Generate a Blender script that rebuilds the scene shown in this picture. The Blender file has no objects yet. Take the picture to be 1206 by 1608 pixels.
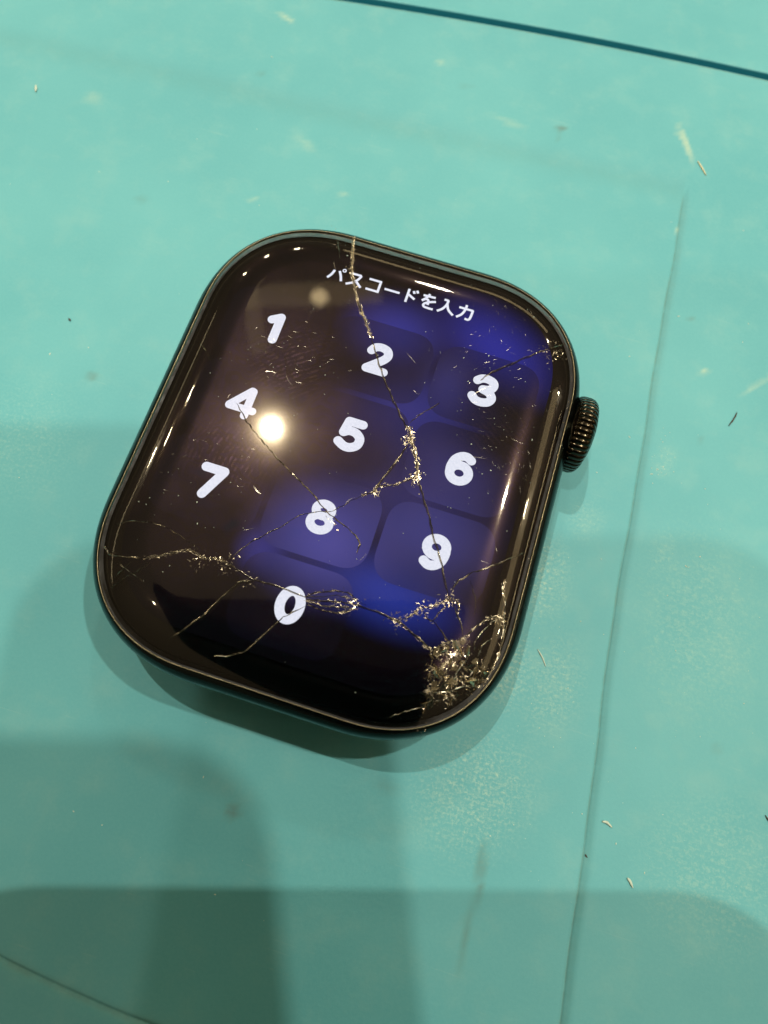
import bpy, bmesh, math, random
from mathutils import Vector, Matrix, noise as mnoise

S = 0.001                      # shapes below are written in millimetres
scene = bpy.context.scene
COL = scene.collection

# ------------------------------------------------------------------ camera
# rows: camera right, camera down, camera forward (watch axes = world axes)
CR_ = Vector((0.95306, 0.30093, 0.03339))
CD_ = Vector((0.29792, -0.91239, -0.28068))
CF_ = Vector((-0.05400, 0.27745, -0.95922))
CAM = Vector((7.709, -20.178, 62.917))
cam_data = bpy.data.cameras.new('camera')
cam = bpy.data.objects.new('camera', cam_data)
COL.objects.link(cam)
m = Matrix((CR_, -CD_, -CF_)).transposed().to_4x4()
m.translation = CAM * S
cam.matrix_world = m
cam_data.sensor_fit = 'VERTICAL'
cam_data.sensor_height = 36.0
cam_data.lens = 1044.06 / 1608 * 36
cam_data.clip_start = 0.002
cam_data.clip_end = 20
cam_data.dof.use_dof = True
cam_data.dof.focus_distance = 0.060
cam_data.dof.aperture_fstop = cam_data.lens / 0.75
scene.camera = cam

# ------------------------------------------------------------------ light
scene.view_settings.view_transform = 'Standard'
scene.view_settings.look = 'None'
scene.view_settings.exposure = 0.0
scene.view_settings.gamma = 1.0
scene.render.engine = 'CYCLES'
scene.cycles.use_denoising = True
scene.cycles.max_bounces = 10
scene.cycles.transparent_max_bounces = 24
scene.cycles.sample_clamp_indirect = 6

world = bpy.data.worlds.new('World')
scene.world = world
world.use_nodes = True
wt = world.node_tree
bg = wt.nodes['Background']
# the shop round the bench: a warm ceiling overhead, dimmer towards the walls
geo = wt.nodes.new('ShaderNodeTexCoord')
sep = wt.nodes.new('ShaderNodeSeparateXYZ')
mr = wt.nodes.new('ShaderNodeMapRange')
mr.inputs['From Min'].default_value = 0.0
mr.inputs['From Max'].default_value = 0.9
mr.inputs['To Min'].default_value = 0.07
mr.inputs['To Max'].default_value = 0.25
wt.links.new(geo.outputs['Generated'], sep.inputs[0])
wt.links.new(sep.outputs['Z'], mr.inputs['Value'])
wt.links.new(mr.outputs[0], bg.inputs['Strength'])
bg.inputs['Color'].default_value = (1.0, 0.79, 0.45, 1)

def ceiling_lamp(name, direction, dist, radius, watts, colour=(1.0, 0.92, 0.76), size=None, rot=0):
    """a round ceiling downlight or a long strip, some added for their reflections, aimed at the bench"""
    d = Vector(direction).normalized()
    L = bpy.data.lights.new(name, 'AREA')
    if size:
        L.shape = 'RECTANGLE'; L.size, L.size_y = size
    else:
        L.shape = 'DISK'; L.size = radius * 2
    L.energy = watts
    L.color = colour
    o = bpy.data.objects.new(name, L)
    COL.objects.link(o)
    o.location = d * dist + Vector((0.008, 0.0, 0.0))
    q = (-d).to_track_quat('-Z', 'Y')
    o.rotation_euler = (q @ Matrix.Rotation(rot, 4, 'Z').to_quaternion()).to_euler()
    return o

ceiling_lamp('downlight', (-0.255, 0.332, 0.908), 1.55, 0.007, 8.4)
ceiling_lamp('downlight', (0.305, 0.345, 0.885), 1.55, 0.021, 8.9)
ceiling_lamp('downlight', (0.330, -0.015, 0.925), 1.55, 0.021, 6.9)
ceiling_lamp('downlight', (-0.220, -0.045, 0.965), 1.55, 0.021, 5.0)
ceiling_lamp('downlight', (-0.340, -0.430, 0.830), 1.75, 0.026, 2.6)
ceiling_lamp('downlight', (-0.08, 0.765, 0.64), 2.2, 0.055, 4.4)
# the rows of downlights farther off, seen as streaks in the rounded margin of the glass
for d in ((-0.68, 0.33, 0.66), (-0.742, 0.264, 0.617), (-0.844, 0.231, 0.483), (-0.64, 0.60, 0.49), (0.734, 0.337, 0.589), (0.86, 0.12, 0.50), (0.70, 0.52, 0.48), (0.42, 0.78, 0.46), (-0.40, 0.80, 0.45), (-0.55, 0.72, 0.42)):
    ceiling_lamp('downlight', d, 2.6, 0.032, 1.5, (1.0, 0.84, 0.56))
ceiling_lamp('downlight', (-0.235, 0.515, 0.82), 1.9, 0.022, 0.035, (1.0, 0.76, 0.40))
ceiling_lamp('reflection_strip', (-0.25, 0.515, 0.82), 1.9, 0, 0.05, (1.0, 0.76, 0.38), size=(0.40, 0.06), rot=math.radians(-4))
ceiling_lamp('reflection_strip', (-0.325, 0.47, 0.82), 1.9, 0, 0.022, (1.0, 0.76, 0.38), size=(0.05, 0.26), rot=math.radians(-4))
ceiling_lamp('reflection_strip', (0.80, 0.20, 0.56), 2.4, 0, 2.6, (1.0, 0.76, 0.38), size=(1.9, 0.34), rot=math.radians(4))  # broad panel added for the bright ceiling mirrored in the right margin
ceiling_lamp('reflection_strip', (0.93, 0.12, 0.34), 2.4, 0, 1.2, (1.0, 0.76, 0.38), size=(1.9, 0.05), rot=math.radians(4))  # added strip: a thin gold band mirrored at the right edge of the glass
ceiling_lamp('reflection_strip', (-0.90, 0.05, 0.43), 2.2, 0, 0.6, (1.0, 0.80, 0.46), size=(1.9, 0.05), rot=math.radians(-4))  # added too, for a long streak down the left margin
ceiling_lamp('reflection_strip', (0.10, 0.93, 0.36), 2.4, 0, 1.6, (1.0, 0.76, 0.40), size=(1.6, 0.16), rot=0)  # added for a warm band in the far margin of the glass
ceiling_lamp('downlight', (-0.46, -0.26, 0.845), 1.9, 0.022, 0.40, (1.0, 0.86, 0.62))  # extra lamp added for a glint at the lower left of the glass

# ------------------------------------------------------------------ helpers
def link(o, parent=None):
    COL.objects.link(o)
    if parent is not None:
        o.parent = parent
    return o

def mesh_obj(name, verts, faces, mat, parent=None, smooth=False):
    me = bpy.data.meshes.new(name)
    me.from_pydata([(v[0] * S, v[1] * S, v[2] * S) for v in verts], [], faces)
    me.update()
    if smooth:
        me.polygons.foreach_set('use_smooth', [True] * len(me.polygons))
    if mat is not None:
        me.materials.append(mat)
    return link(bpy.data.objects.new(name, me), parent)

def thing(name, label, cat, group=None, loc=(0, 0, 0)):
    o = bpy.data.objects.new(name, None)
    o.empty_display_size = 0.005
    o.location = Vector(loc) * S
    link(o)
    o['label'] = label; o['category'] = cat
    if group: o['group'] = group
    return o

class N:
    """tiny node-graph helper"""
    def __init__(self, name):
        self.mat = bpy.data.materials.new(name)
        self.mat.use_nodes = True
        self.t = self.mat.node_tree
        self.t.nodes.clear()
        self.out = self.t.nodes.new('ShaderNodeOutputMaterial')
        self._mm = None
    def n(self, typ, props=None, **ins):
        nd = self.t.nodes.new('ShaderNode' + typ)
        for k, v in (props or {}).items():
            setattr(nd, k, v)
        for k, v in ins.items():
            key = int(k[1:]) if k[0] == 'i' and k[1:].isdigit() else k.replace('_', ' ')
            self.set(nd.inputs[key], v)
        return nd
    def set(self, sock, v):
        if hasattr(v, 'links') or isinstance(v, bpy.types.NodeSocket):
            self.t.links.new(v, sock)
        elif isinstance(v, bpy.types.Node):
            self.t.links.new(v.outputs[0], sock)
        else:
            if isinstance(v, (tuple, list)) and len(v) == 3 and sock.type == 'RGBA':
                v = (*v, 1)
            sock.default_value = v
    def mm(self):
        if self._mm is None:
            tc = self.n('TexCoord')
            self._mm = self.n('Mapping', Vector=tc.outputs['Object'], Scale=(1000, 1000, 1000)).outputs[0]
        return self._mm
    def math(self, op, a, b=0.0, c=0.0, clamp=False):
        nd = self.n('Math', {'operation': op, 'use_clamp': clamp}, i0=a, i1=b, i2=c)
        return nd.outputs[0]
    def noise(self, scale, detail=3, rough=0.55, vec=None, dist=0.0):
        return self.n('TexNoise', Vector=vec or self.mm(), Scale=scale, Detail=detail, Roughness=rough, Distortion=dist).outputs['Fac']
    def ramp(self, v, lo, hi, a=0.0, b=1.0, smooth=True):
        nd = self.n('MapRange', {'interpolation_type': 'SMOOTHSTEP' if smooth else 'LINEAR'}, Value=v)
        for i, x in zip((1, 2, 3, 4), (lo, hi, a, b)):
            self.set(nd.inputs[i], x)
        return nd.outputs[0]
    def mix(self, fac, a, b, blend='MIX'):
        nd = self.n('Mix', {'data_type': 'RGBA', 'blend_type': blend})
        self.set(nd.inputs[0], fac); self.set(nd.inputs[6], a); self.set(nd.inputs[7], b)
        return nd.outputs[2]
    def blob(self, x, y, sx, sy, ang=0.0, vec=None, soft=0.0):
        """1 at the middle of an ellipse on the xy plane, 0 at its edge"""
        mp = self.n('Mapping', {'vector_type': 'TEXTURE'}, Vector=vec or self.mm(), Location=(x, y, 0), Rotation=(0, 0, math.radians(ang)), Scale=(sx, sy, 1e6))
        ln = self.n('VectorMath', {'operation': 'LENGTH'}, i0=mp.outputs[0])
        return self.ramp(ln.outputs['Value'], 1.0, soft, 0, 1)
    def done(self, shader, volume=None):
        self.t.links.new(shader.outputs[0] if isinstance(shader, bpy.types.Node) else shader, self.out.inputs['Surface'])
        return self.mat

# ------------------------------------------------------------------ outlines of the watch
def outline(a, b, r, k=2.25, nc=36, ns=14):
    """rounded rectangle of half-size a x b with soft corners, always the same vertex count"""
    q = []
    for i in range(nc + 1):
        th = math.pi / 2 * i / nc
        q.append((a - r + r * max(math.cos(th), 0) ** (2 / k), b - r + r * max(math.sin(th), 0) ** (2 / k)))
    P = []
    quad = [q, [(-x, y) for x, y in q[::-1]], [(-x, -y) for x, y in q], [(x, -y) for x, y in q[::-1]]]
    for j in range(4):
        P += quad[j]
        e, s = quad[j][-1], quad[(j + 1) % 4][0]
        for i in range(1, ns):
            t = i / ns
            P.append((e[0] + (s[0] - e[0]) * t, e[1] + (s[1] - e[1]) * t))
    return P

def loft(name, rings, mat, parent, cap_top=True, cap_bottom=False, smooth=True):
    """rings: list of (half width, half height, corner radius, z)"""
    verts, faces = [], []
    n = None
    for a, b, r, z in rings:
        o = outline(a, b, r)
        n = len(o)
        verts += [(x, y, z) for x, y in o]
    for j in range(len(rings) - 1):
        for i in range(n):
            k = (i + 1) % n
            faces.append((j * n + i, j * n + k, (j + 1) * n + k, (j + 1) * n + i))
    if cap_top:
        faces.append(tuple(range((len(rings) - 1) * n, len(rings) * n)))
    if cap_bottom:
        faces.append(tuple(range(n - 1, -1, -1)))
    o = mesh_obj(name, verts, faces, mat, parent, smooth)
    return o

GA, GB, GR, GK, GZ = 17.74, 21.33, 11.0, 2.25, 7.80      # edge of the cover glass
GW, GH, GT = 4.5, 1.40, math.radians(52)                                        # its rounded margin: width, rise
def glass_inset(x, y):
    qx = max(abs(x) - (GA - GR), 0); qy = max(abs(y) - (GB - GR), 0)
    return GR - (qx ** GK + qy ** GK) ** (1 / GK)
def glass_z(x, y):
    i = min(max(glass_inset(x, y), 0), GW)
    t = math.acos(math.cos(GT) * (1 - i / GW))
    return GZ + GH * (math.sin(t) - math.sin(GT)) / (1 - math.sin(GT))
def glass_n(x, y):
    e = 0.03
    v = Vector((-(glass_z(x + e, y) - glass_z(x - e, y)) / (2 * e), -(glass_z(x, y + e) - glass_z(x, y - e)) / (2 * e), 1))
    return v.normalized()

# ------------------------------------------------------------------ materials
def mat_work_mat():
    g = N('teal silicone')
    mm = g.mm()
    big = g.noise(0.035, 4, 0.6)
    base = g.mix(g.ramp(big, 0.3, 0.72), (0.099, 0.368, 0.408), (0.124, 0.412, 0.444))
    mid = g.noise(0.22, 5, 0.65)
    base = g.mix(g.ramp(mid, 0.45, 0.8, 0, 0.32), base, (0.23, 0.47, 0.45))
    # chalky rubbed areas and rubbed-in marks: their places are stored on the mesh, the noise breaks them up
    fine = g.noise(3.2, 5, 0.75)
    streak = g.n('Mapping', Vector=mm, Rotation=(0, 0, math.radians(35)), Scale=(0.5, 2.6, 1)).outputs[0]
    sn = g.noise(1.3, 5, 0.7, vec=streak, dist=0.8)
    at = lambda nm: g.n('Attribute', {'attribute_name': nm}).outputs['Fac']
    base = g.mix(g.ramp(fine, 0.35, 0.7, 0.0, 0.16), base, (0.20, 0.50, 0.50))
    scuff = g.n('Mapping', Vector=mm, Rotation=(0, 0, math.radians(-22)), Scale=(0.10, 3.4, 1)).outputs[0]
    base = g.mix(g.math('MULTIPLY', g.ramp(g.noise(1.0, 4, 0.7, vec=scuff, dist=0.4), 0.62, 0.74), g.ramp(mid, 0.45, 0.65, 0.0, 0.22)), base, (0.42, 0.58, 0.50))
    scuff2 = g.n('Mapping', Vector=mm, Rotation=(0, 0, math.radians(58)), Scale=(0.12, 4.2, 1)).outputs[0]
    base = g.mix(g.math('MULTIPLY', g.ramp(g.noise(1.0, 4, 0.7, vec=scuff2, dist=0.4), 0.64, 0.76), g.ramp(big, 0.45, 0.65, 0.0, 0.18)), base, (0.10, 0.27, 0.28))
    f = g.math('MULTIPLY', at('chalk'), g.math('MULTIPLY', g.ramp(fine, 0.42, 0.68), g.ramp(sn, 0.30, 0.66)))
    base = g.mix(f, base, (0.52, 0.66, 0.50))
    for nm, c in (('grey', (0.11, 0.18, 0.15)), ('brown', (0.10, 0.13, 0.075)), ('pale', (0.58, 0.64, 0.42))):
        base = g.mix(g.math('MULTIPLY', at(nm), g.ramp(fine, 0.25, 0.6, 0.55, 1.0)), base, c)
    # dirt caught along the tray edge, and faint shade painted inside its far edge
    grm = at('grime_shade')
    gn = g.noise(0.7, 4, 0.7)
    base = g.mix(g.math('MULTIPLY', grm, g.ramp(gn, 0.25, 0.65, 0.45, 1.0)), base, (0.105, 0.155, 0.10))
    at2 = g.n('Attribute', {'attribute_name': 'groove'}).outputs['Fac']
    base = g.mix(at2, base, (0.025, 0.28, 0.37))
    h = g.math('ADD', g.math('MULTIPLY', g.noise(9.0, 3, 0.6), 0.6), g.math('MULTIPLY', g.noise(1.6, 4, 0.6), 1.2))
    bump = g.n('Bump', Strength=0.30, Distance=0.00003, Height=h)
    p = g.n('BsdfPrincipled', Base_Color=base, Roughness=g.ramp(fine, 0.3, 0.7, 0.46, 0.62), Normal=bump.outputs[0])
    p.inputs['Specular IOR Level'].default_value = 0.28
    return g.done(p)

def mat_plain(name, col, rough=0.4, metal=0.0, spec=0.5, bump=0.0, bscale=20):
    g = N(name)
    r = g.ramp(g.noise(1.5, 4, 0.6), 0.3, 0.7, rough * 0.8, rough * 1.25)
    p = g.n('BsdfPrincipled', Base_Color=col, Roughness=r, Metallic=metal)
    p.inputs['Specular IOR Level'].default_value = spec
    if bump:
        b = g.n('Bump', Strength=bump, Distance=0.00003, Height=g.noise(bscale, 3))
        g.set(p.inputs['Normal'], b.outputs[0])
    return g.done(p)

def wallpaper(g):
    """the blurred blue picture behind the keypad, in watch millimetres"""
    c = (0.0012, 0.001, 0.0016)
    for (x, y, sx, sy, a, col, k) in (
            (0.6, 12.2, 6.5, 5.2, 0, (0.026, 0.030, 0.25), .92), (9.8, 13.6, 9.0, 5.2, -25, (0.018, 0.022, 0.27), .95),
            (4.2, 5.0, 9.5, 6.0, 20, (0.026, 0.028, 0.20), .85), (6.5, -3.2, 11, 7, 0, (0.022, 0.022, 0.12), .8), (-1.0, -8.0, 6.0, 7.5, 0, (0.020, 0.022, 0.12), .8),
            (7.0, -11.0, 9.0, 4.4, -4, (0.016, 0.032, 0.27), .95), (-4.0, -10.8, 3.0, 3.0, 0, (0.03, 0.032, 0.22), .7)):
        c = g.mix(g.math('MULTIPLY', g.blob(x, y, sx, sy, a), k), c, col)
    return c

def mat_display(tile=False):
    g = N('lit key tile' if tile else 'lit display')
    c = wallpaper(g)
    if tile:
        c = g.mix(0.50, c, (0.0035, 0.003, 0.007))
        for (x, y, sx, sy, a, col, k) in ((1.0, -8.4, 8, 7, 0, (0.060, 0.060, 0.29), .9), (8.5, -5.2, 9, 7, 0, (0.050, 0.050, 0.23), .7), (9.0, 0.8, 7.5, 4.5, -10, (0.040, 0.037, 0.17), .6), (6.5, 9.0, 3.6, 5, 0, (0.032, 0.032, 0.17), .6)):
            c = g.mix(g.math('MULTIPLY', g.blob(x, y, sx, sy, a), k), c, col)
    e = g.n('Emission', Color=c, Strength=1.08)
    return g.done(e)

def mat_digit(strength):
    g = N('lit white pixels')
    c = g.mix(g.ramp(g.noise(4.5, 2), 0.3, 0.7), (0.80, 0.82, 0.93), (0.72, 0.75, 0.87))
    return g.done(g.n('Emission', Color=c, Strength=strength))

def mat_cover_glass():
    g = N('cover glass')
    fine = g.noise(2.4, 5, 0.7)
    fres = g.n('Fresnel', IOR=1.52)
    clear = g.n('BsdfTransparent', Color=(0.96, 0.96, 0.955))
    gl = g.n('BsdfGlossy', Color=(1, 1, 1), Roughness=0.03)
    s1 = g.n('MixShader', i0=fres.outputs[0], i1=clear, i2=gl)
    # grease film: a broad, faint, slightly iridescent sheen
    film = g.ramp(g.noise(0.12, 3, 0.55), 0.30, 0.75, 0.45, 1.0)
    hue = g.n('CombineColor', {'mode': 'HSV'}, i0=g.math('MULTIPLY', g.noise(0.26, 2), 2.6), i1=0.6, i2=1.0)
    # finger-ridge prints
    wv = g.n('TexWave', {'wave_type': 'RINGS', 'rings_direction': 'Z'}, Vector=g.n('Mapping', Vector=g.mm(), Location=(-3, 6, 0)).outputs[0], Scale=0.75, Distortion=2.5, Detail=1.0)
    pr = g.math('MULTIPLY', g.ramp(wv.outputs['Fac'], 0.45, 0.75), g.ramp(g.noise(1.6, 4, .7), 0.45, 0.62))
    where = g.math('MAXIMUM', g.blob(10.5, 7.0, 6, 8, 20), g.math('MAXIMUM', g.blob(-7.5, 6.5, 5, 5, 0), g.blob(-10, -4, 6, 4, 0)))
    amt = g.math('ADD', g.math('MULTIPLY', film, 0.008), g.math('MULTIPLY', g.math('MULTIPLY', pr, where), 0.006))
    haze = g.n('BsdfGlossy', Color=g.mix(0.65, (1, 0.88, 0.66), hue.outputs[0]), Roughness=0.27)
    s2 = g.n('MixShader', i0=amt, i1=s1, i2=haze)
    glow = g.n('BsdfGlossy', Color=(1, 0.82, 0.5), Roughness=0.10)
    s3 = g.n('MixShader', i0=g.math('MULTIPLY', film, 0.0055), i1=s2, i2=glow)
    return g.done(s3)

def mat_crack(name, trans, dark, rough=0.16, col=(1.0, 0.90, 0.66)):
    g = N(name)
    gl = g.n('BsdfGlossy', Color=col, Roughness=rough)
    dk = g.n('BsdfDiffuse', Color=(0.02, 0.018, 0.012))
    tr = g.n('BsdfTransparent', Color=(0.9, 0.9, 0.88))
    if dark is None: dark = g.ramp(g.noise(1.3, 3, 0.7), 0.38, 0.64, 0.98, 0.40)
    a = g.n('MixShader', i0=dark, i1=gl, i2=dk)
    b = g.n('MixShader', i0=trans, i1=a, i2=tr)
    return g.done(b)

M = {
    'mat': mat_work_mat(),
    'case': mat_plain('dark polished metal case', (0.030, 0.040, 0.040), 0.22, 1.0),
    'rim': mat_plain('rim with painted glint', (0.34, 0.28, 0.17), 0.36, 1.0, bump=0.8, bscale=3.0),  # lighter gold than the case: the rim's glint put into its colour
    'gasket': mat_plain('black gasket', (0.004, 0.004, 0.004), 0.5),
    'crown': mat_plain('dark polished crown', (0.034, 0.027, 0.017), 0.16, 1.0),
    'crown_glint': mat_plain('crown slits with painted glint', (0.40, 0.31, 0.17), 0.3, 1.0),  # bright gold showing in the slits paints the glint of the groove edges
    'bezel': mat_plain('black bezel print', (0.0035, 0.003, 0.0025), 0.12, 0.0, 0.12),
    'back': mat_plain('dark ceramic back', (0.02, 0.02, 0.022), 0.15),
    'display': mat_display(), 'tile': mat_display(True),
    'digit': mat_digit(1.1), 'text': mat_digit(1.15),
    'glass': mat_cover_glass(),
    'crack': mat_crack('fracture face', 0.25, 0.72, col=(0.9, 0.72, 0.42)),
    'lip': mat_crack('crack lip', 0.05, None, 0.24, (0.95, 0.86, 0.66)),
    'glint': mat_crack('splintered glass', 0.42, 0.25, 0.24, (1.0, 0.86, 0.60)),
    'scratch': mat_crack('hairline scratch', 0.72, 0.1, 0.26, (1.0, 0.92, 0.74)),
    'pane_shard': mat_crack('clear glass shard', 0.68, 0.18, 0.10, (1.0, 0.92, 0.74)),
    'shard': mat_crack('glass shard', 0.62, 0.2, 0.12, (1.0, 0.88, 0.62)),
    'dust': mat_plain('pale dust', (0.50, 0.60, 0.50), 0.5),
    'lint': mat_plain('pale straw fibre', (0.66, 0.60, 0.36), 0.5),
    'darklint': mat_plain('dark fibre', (0.045, 0.04, 0.03), 0.6),
    'phone': mat_plain('black phone body', (0.012, 0.012, 0.013), 0.45),
    'lens': mat_plain('phone lens', (0.004, 0.004, 0.005), 0.08),
}

# ------------------------------------------------------------------ the teal repair mat
def build_mat():
    rot = math.radians(3.6)
    cu, su = math.cos(rot), math.sin(rot)
    def ur(v):     # right edge of the shallow tray, slightly wavy
        return 28.2 + 0.35 * math.cos((v - 42) / 16.0) + 0.10 * math.sin(v / 5.0) + 0.04 * math.sin(v / 1.7)
    def vt(u):     # its far edge
        return 45.4 + 0.12 * math.sin(u / 9.0)
    def vb(u):     # its near edge
        uu = max(-60, min(u, 12)); return -48.35 + 0.0066 * (uu - 2) ** 2 * 0.75 + 0.03 * math.sin(u / 2.3)
    def vg(u):     # groove beyond it
        uu = max(-45, min(u, 45)); return 63.75 + 0.040 * (uu - 10) - 0.00085 * (uu - 10) ** 2 + 0.35
    near = [-3.0, -2.2, -1.5, -1.0, -0.7, -0.5, -0.36, -0.26, -0.18, -0.12, -0.06, 0, 0.06, 0.12, 0.18, 0.26, 0.36, 0.5, 0.7, 1.0, 1.5, 2.2, 3.0]
    gro = [-1.6, -1.1, -0.85, -0.72, -0.62, -0.56, -0.52, -0.48, -0.44, -0.25, 0, 0.25, 0.44, 0.48, 0.52, 0.56, 0.62, 0.72, 0.85, 1.1, 1.6]
    us = [-230, -170, -130] + [-100, -86, -76, -70] + [-66 + 0.5 * i for i in range(182)] + [('r', o) for o in near] + [31.9 + 0.5 * i for i in range(44)] + [55, 60, 70] + [100, 130, 170, 230]
    rows = [('c', -230), ('c', -150), ('c', -100), ('c', -75)] + [('b', o) for o in near] + [('bt', i / 176) for i in range(1, 176)] + \
           [('t', o) for o in near] + [('tg', i / 28) for i in range(1, 28)] + [('g', o) for o in gro] + [('c', v) for v in (67, 68, 69, 70, 71, 72, 73, 74, 75, 76, 78, 80, 83, 90, 110, 150, 230)]
    sm = lambda t: max(0, min(1, t)) ** 2 * (3 - 2 * max(0, min(1, t)))
    verts, grime_shade, groove = [], [], []
    for kind, o in rows:
        for uc in us:
            u0 = 28.4 + uc[1] if isinstance(uc, tuple) else uc
            if kind == 'c': v = o
            elif kind == 'b': v = vb(u0) + o
            elif kind == 't': v = vt(u0) + o
            elif kind == 'g': v = vg(u0) + o
            elif kind == 'bt': a, b = vb(u0) + 3.0, vt(u0) - 3.0; v = a + (b - a) * o
            else: a, b = vt(u0) + 3.0, vg(u0) - 1.6; v = a + (b - a) * o
            u = ur(v) + uc[1] if isinstance(uc, tuple) else uc
            du, dt, db, dg = u - ur(v), v - vt(u0), v - vb(u0), v - vg(u0)
            # height: the tray floor is 0, the land round it is a little higher
            fade = 1 - sm((v - 42) / 3.0)
            up = max(sm(du / 0.8), sm((dt + 1.4) / 2.8), sm(-db / 0.5))
            z = 0.19 * up
            n1 = math.exp(-(du / 0.09) ** 2) * fade * (1 if db > -1 else 0)
            n2 = math.exp(-(db / 0.14) ** 2) * (1 if u0 < 28 else 0)
            z -= 0.08 * n1 + 0.10 * n2
            gz = 1 - sm((abs(dg) - 0.44) / 0.10)
            z -= 1.5 * gz
            z += 0.05 * math.exp(-((abs(dg) - 0.85) / 0.3) ** 2)
            z += 0.02 * mnoise.noise((u / 14, v / 14, 3.1)) * (0 if abs(u) < 26 and abs(v) < 28 else 1)
            gr = max(n1 * 0.5, fade * (0.20 * math.exp(-((du - 0.2) / 0.42) ** 2) if du > -0.2 else 0) * (1 if db > -1 else 0), 0.4 * math.exp(-(db / 0.35) ** 2) if u0 < 28 else 0,
                     0.7 * math.exp(-((dg + 0.68) / 0.10) ** 2), 0.10 * math.exp(-((dt + 1.2) / 1.4) ** 2) * (1 if du < 0 else 0))  # last term paints in the soft shade of the far slope
            verts.append((u * cu - v * su, u * su + v * cu, z)); grime_shade.append(gr); groove.append(sm((abs(dg) - 0.60) / -0.10))
    n = len(us)
    CHALK = ((18.9, -12.5, 4.5, 6.0, 20, .8), (19.5, -24, 7, 8, -30, .65), (21.0, -3.5, 3.5, 6, 10, .8), (24.0, -13.0, 4, 7, 0, .55), (41, -24, 9, 9, 0, .30), (36, -3, 9, 14, 10, .30),
             (23.5, 3.5, 2.5, 3, 0, .4), (29.8, 12, 1.4, 2.6, 0, .5), (-33, -6, 9, 9, 0, .2), (31.5, 2, 2.0, 5, 0, .35))
    MARKS = {
        'grey': ((9.9, 50.2, 0.8, 0.8, 0, .85), (-0.2, -31.8, 1.0, 0.8, 0, .6), (-28.9, 2.6, 0.9, 0.8, 20, .5), (-33.0, 24.5, 1.2, 0.7, 0, .25), (-26.6, 46.0, 0.9, 0.7, 0, .3), (-2.5, 52.5, 1.6, 0.6, 20, .2),
                 (33.0, 15.5, 0.6, 0.5, 0, .35), (29.4, 29.3, 0.5, 0.5, 0, .4), (12.0, -26.0, 1.6, 0.9, 0, .22), (39.5, -14.0, 0.8, 0.6, 0, .3), (9.9, 48.8, 0.4, 1.2, 10, .25)),
        'brown': ((21.7, -30.2, 0.6, 3.6, 8, .55), (21.7, -35.0, 0.5, 4.2, 6, .35)),
        'pale': ((24.6, 53.2, 0.55, 4.2, 28, .5), (-26.8, 55.5, 0.55, 2.0, 70, .5), (-11.6, 32.7, 0.7, 0.6, 0, .28), (-21.3, 28.7, 0.8, 0.4, 10, .4), (-6.7, 55.1, 0.7, 0.6, 0, .35),
                 (32.0, 23.6, 0.8, 0.6, 30, .45), (38.0, 24.0, 0.45, 3.6, -42, .3), (26.0, 40.5, 0.4, 0.9, 0, .4), (-44, 36, 1.6, 1.4, 0, .18), (-18, 38, 2.2, 0.8, -30, .18), (4, 49, 3.5, 0.6, -10, .2)),
    }
    marks = {'chalk': [0.0] * len(verts), 'grey': [0.0] * len(verts), 'brown': [0.0] * len(verts), 'pale': [0.0] * len(verts)}
    todo = [('chalk', m_) for m_ in CHALK] + [(k_, m_) for k_, v_ in MARKS.items() for m_ in v_]
    todo = [(k_, x, y, sx, sy, math.cos(math.radians(a)), math.sin(math.radians(a)), s_, max(sx, sy) * 1.3 + 0.8) for k_, (x, y, sx, sy, a, s_) in todo]
    for i_, (px, py, pz) in enumerate(verts):
        if abs(px) > 70 or abs(py) > 80: continue
        for k_, x, y, sx, sy, ca, sa, s_, rad in todo:
            dx, dy = px - x, py - y
            if abs(dx) > rad or abs(dy) > rad: continue
            if k_ != 'chalk':
                dx += 0.35 * mnoise.noise((px * 1.1, py * 1.1, 0)); dy += 0.35 * mnoise.noise((px * 1.1, py * 1.1, 7))
            e = math.hypot((dx * ca + dy * sa) / sx, (-dx * sa + dy * ca) / sy)
            if e < 1: marks[k_][i_] = max(marks[k_][i_], s_ * sm((1 - e) / 0.85))
    faces = []
    for j in range(len(rows) - 1):
        for i in range(n - 1):
            faces.append((j * n + i, j * n + i + 1, (j + 1) * n + i + 1, (j + 1) * n + i))
    o = mesh_obj('work_mat', verts, faces, M['mat'], None, True)
    for nm, arr in [('grime_shade', grime_shade), ('groove', groove)] + list(marks.items()):
        a = o.data.attributes.new(nm, 'FLOAT', 'POINT'); a.data.foreach_set('value', arr)
    o['kind'] = 'structure'
    o['label'] = 'teal silicone repair mat with a shallow tray, a groove and grimy edges'
    return o
build_mat()

# ------------------------------------------------------------------ the watch
watch = thing('smartwatch', 'black smartwatch with shattered glass showing a passcode keypad', 'smartwatch')

# metal case: profile from the back up to the rim round the glass
CA, CB, CRR = 18.86, 22.62, 12.9
prof = [(9.0, 1.05), (6.0, 1.05), (4.4, 1.2), (3.2, 1.55), (2.2, 2.1), (1.35, 2.8), (0.75, 3.6), (0.32, 4.5), (0.08, 5.4), (0.0, 6.1), (0.06, 6.6), (0.22, 7.05), (0.48, 7.42), (0.78, 7.66), (0.98, 7.76)]
rings = [(CA - i, CB - i, CRR - i * (1.9 / 1.12 if z > 6.1 else 0.8), z) for i, z in prof]
loft('case', rings, M['case'], watch, cap_top=False, cap_bottom=True)
loft('rim', [(17.88, 21.64, 11.22, 7.755), (17.86, 21.62, 11.20, 7.79), (17.83, 21.59, 11.17, 7.795), (17.81, 21.57, 11.15, 7.76), (17.80, 21.55, 11.14, 7.2)], M['rim'], watch, cap_top=False)
loft('gasket', [(17.80, 21.56, 11.14, 7.55), (17.5, 21.10, 10.8, 7.53)], M['gasket'], watch, cap_top=False)
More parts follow.
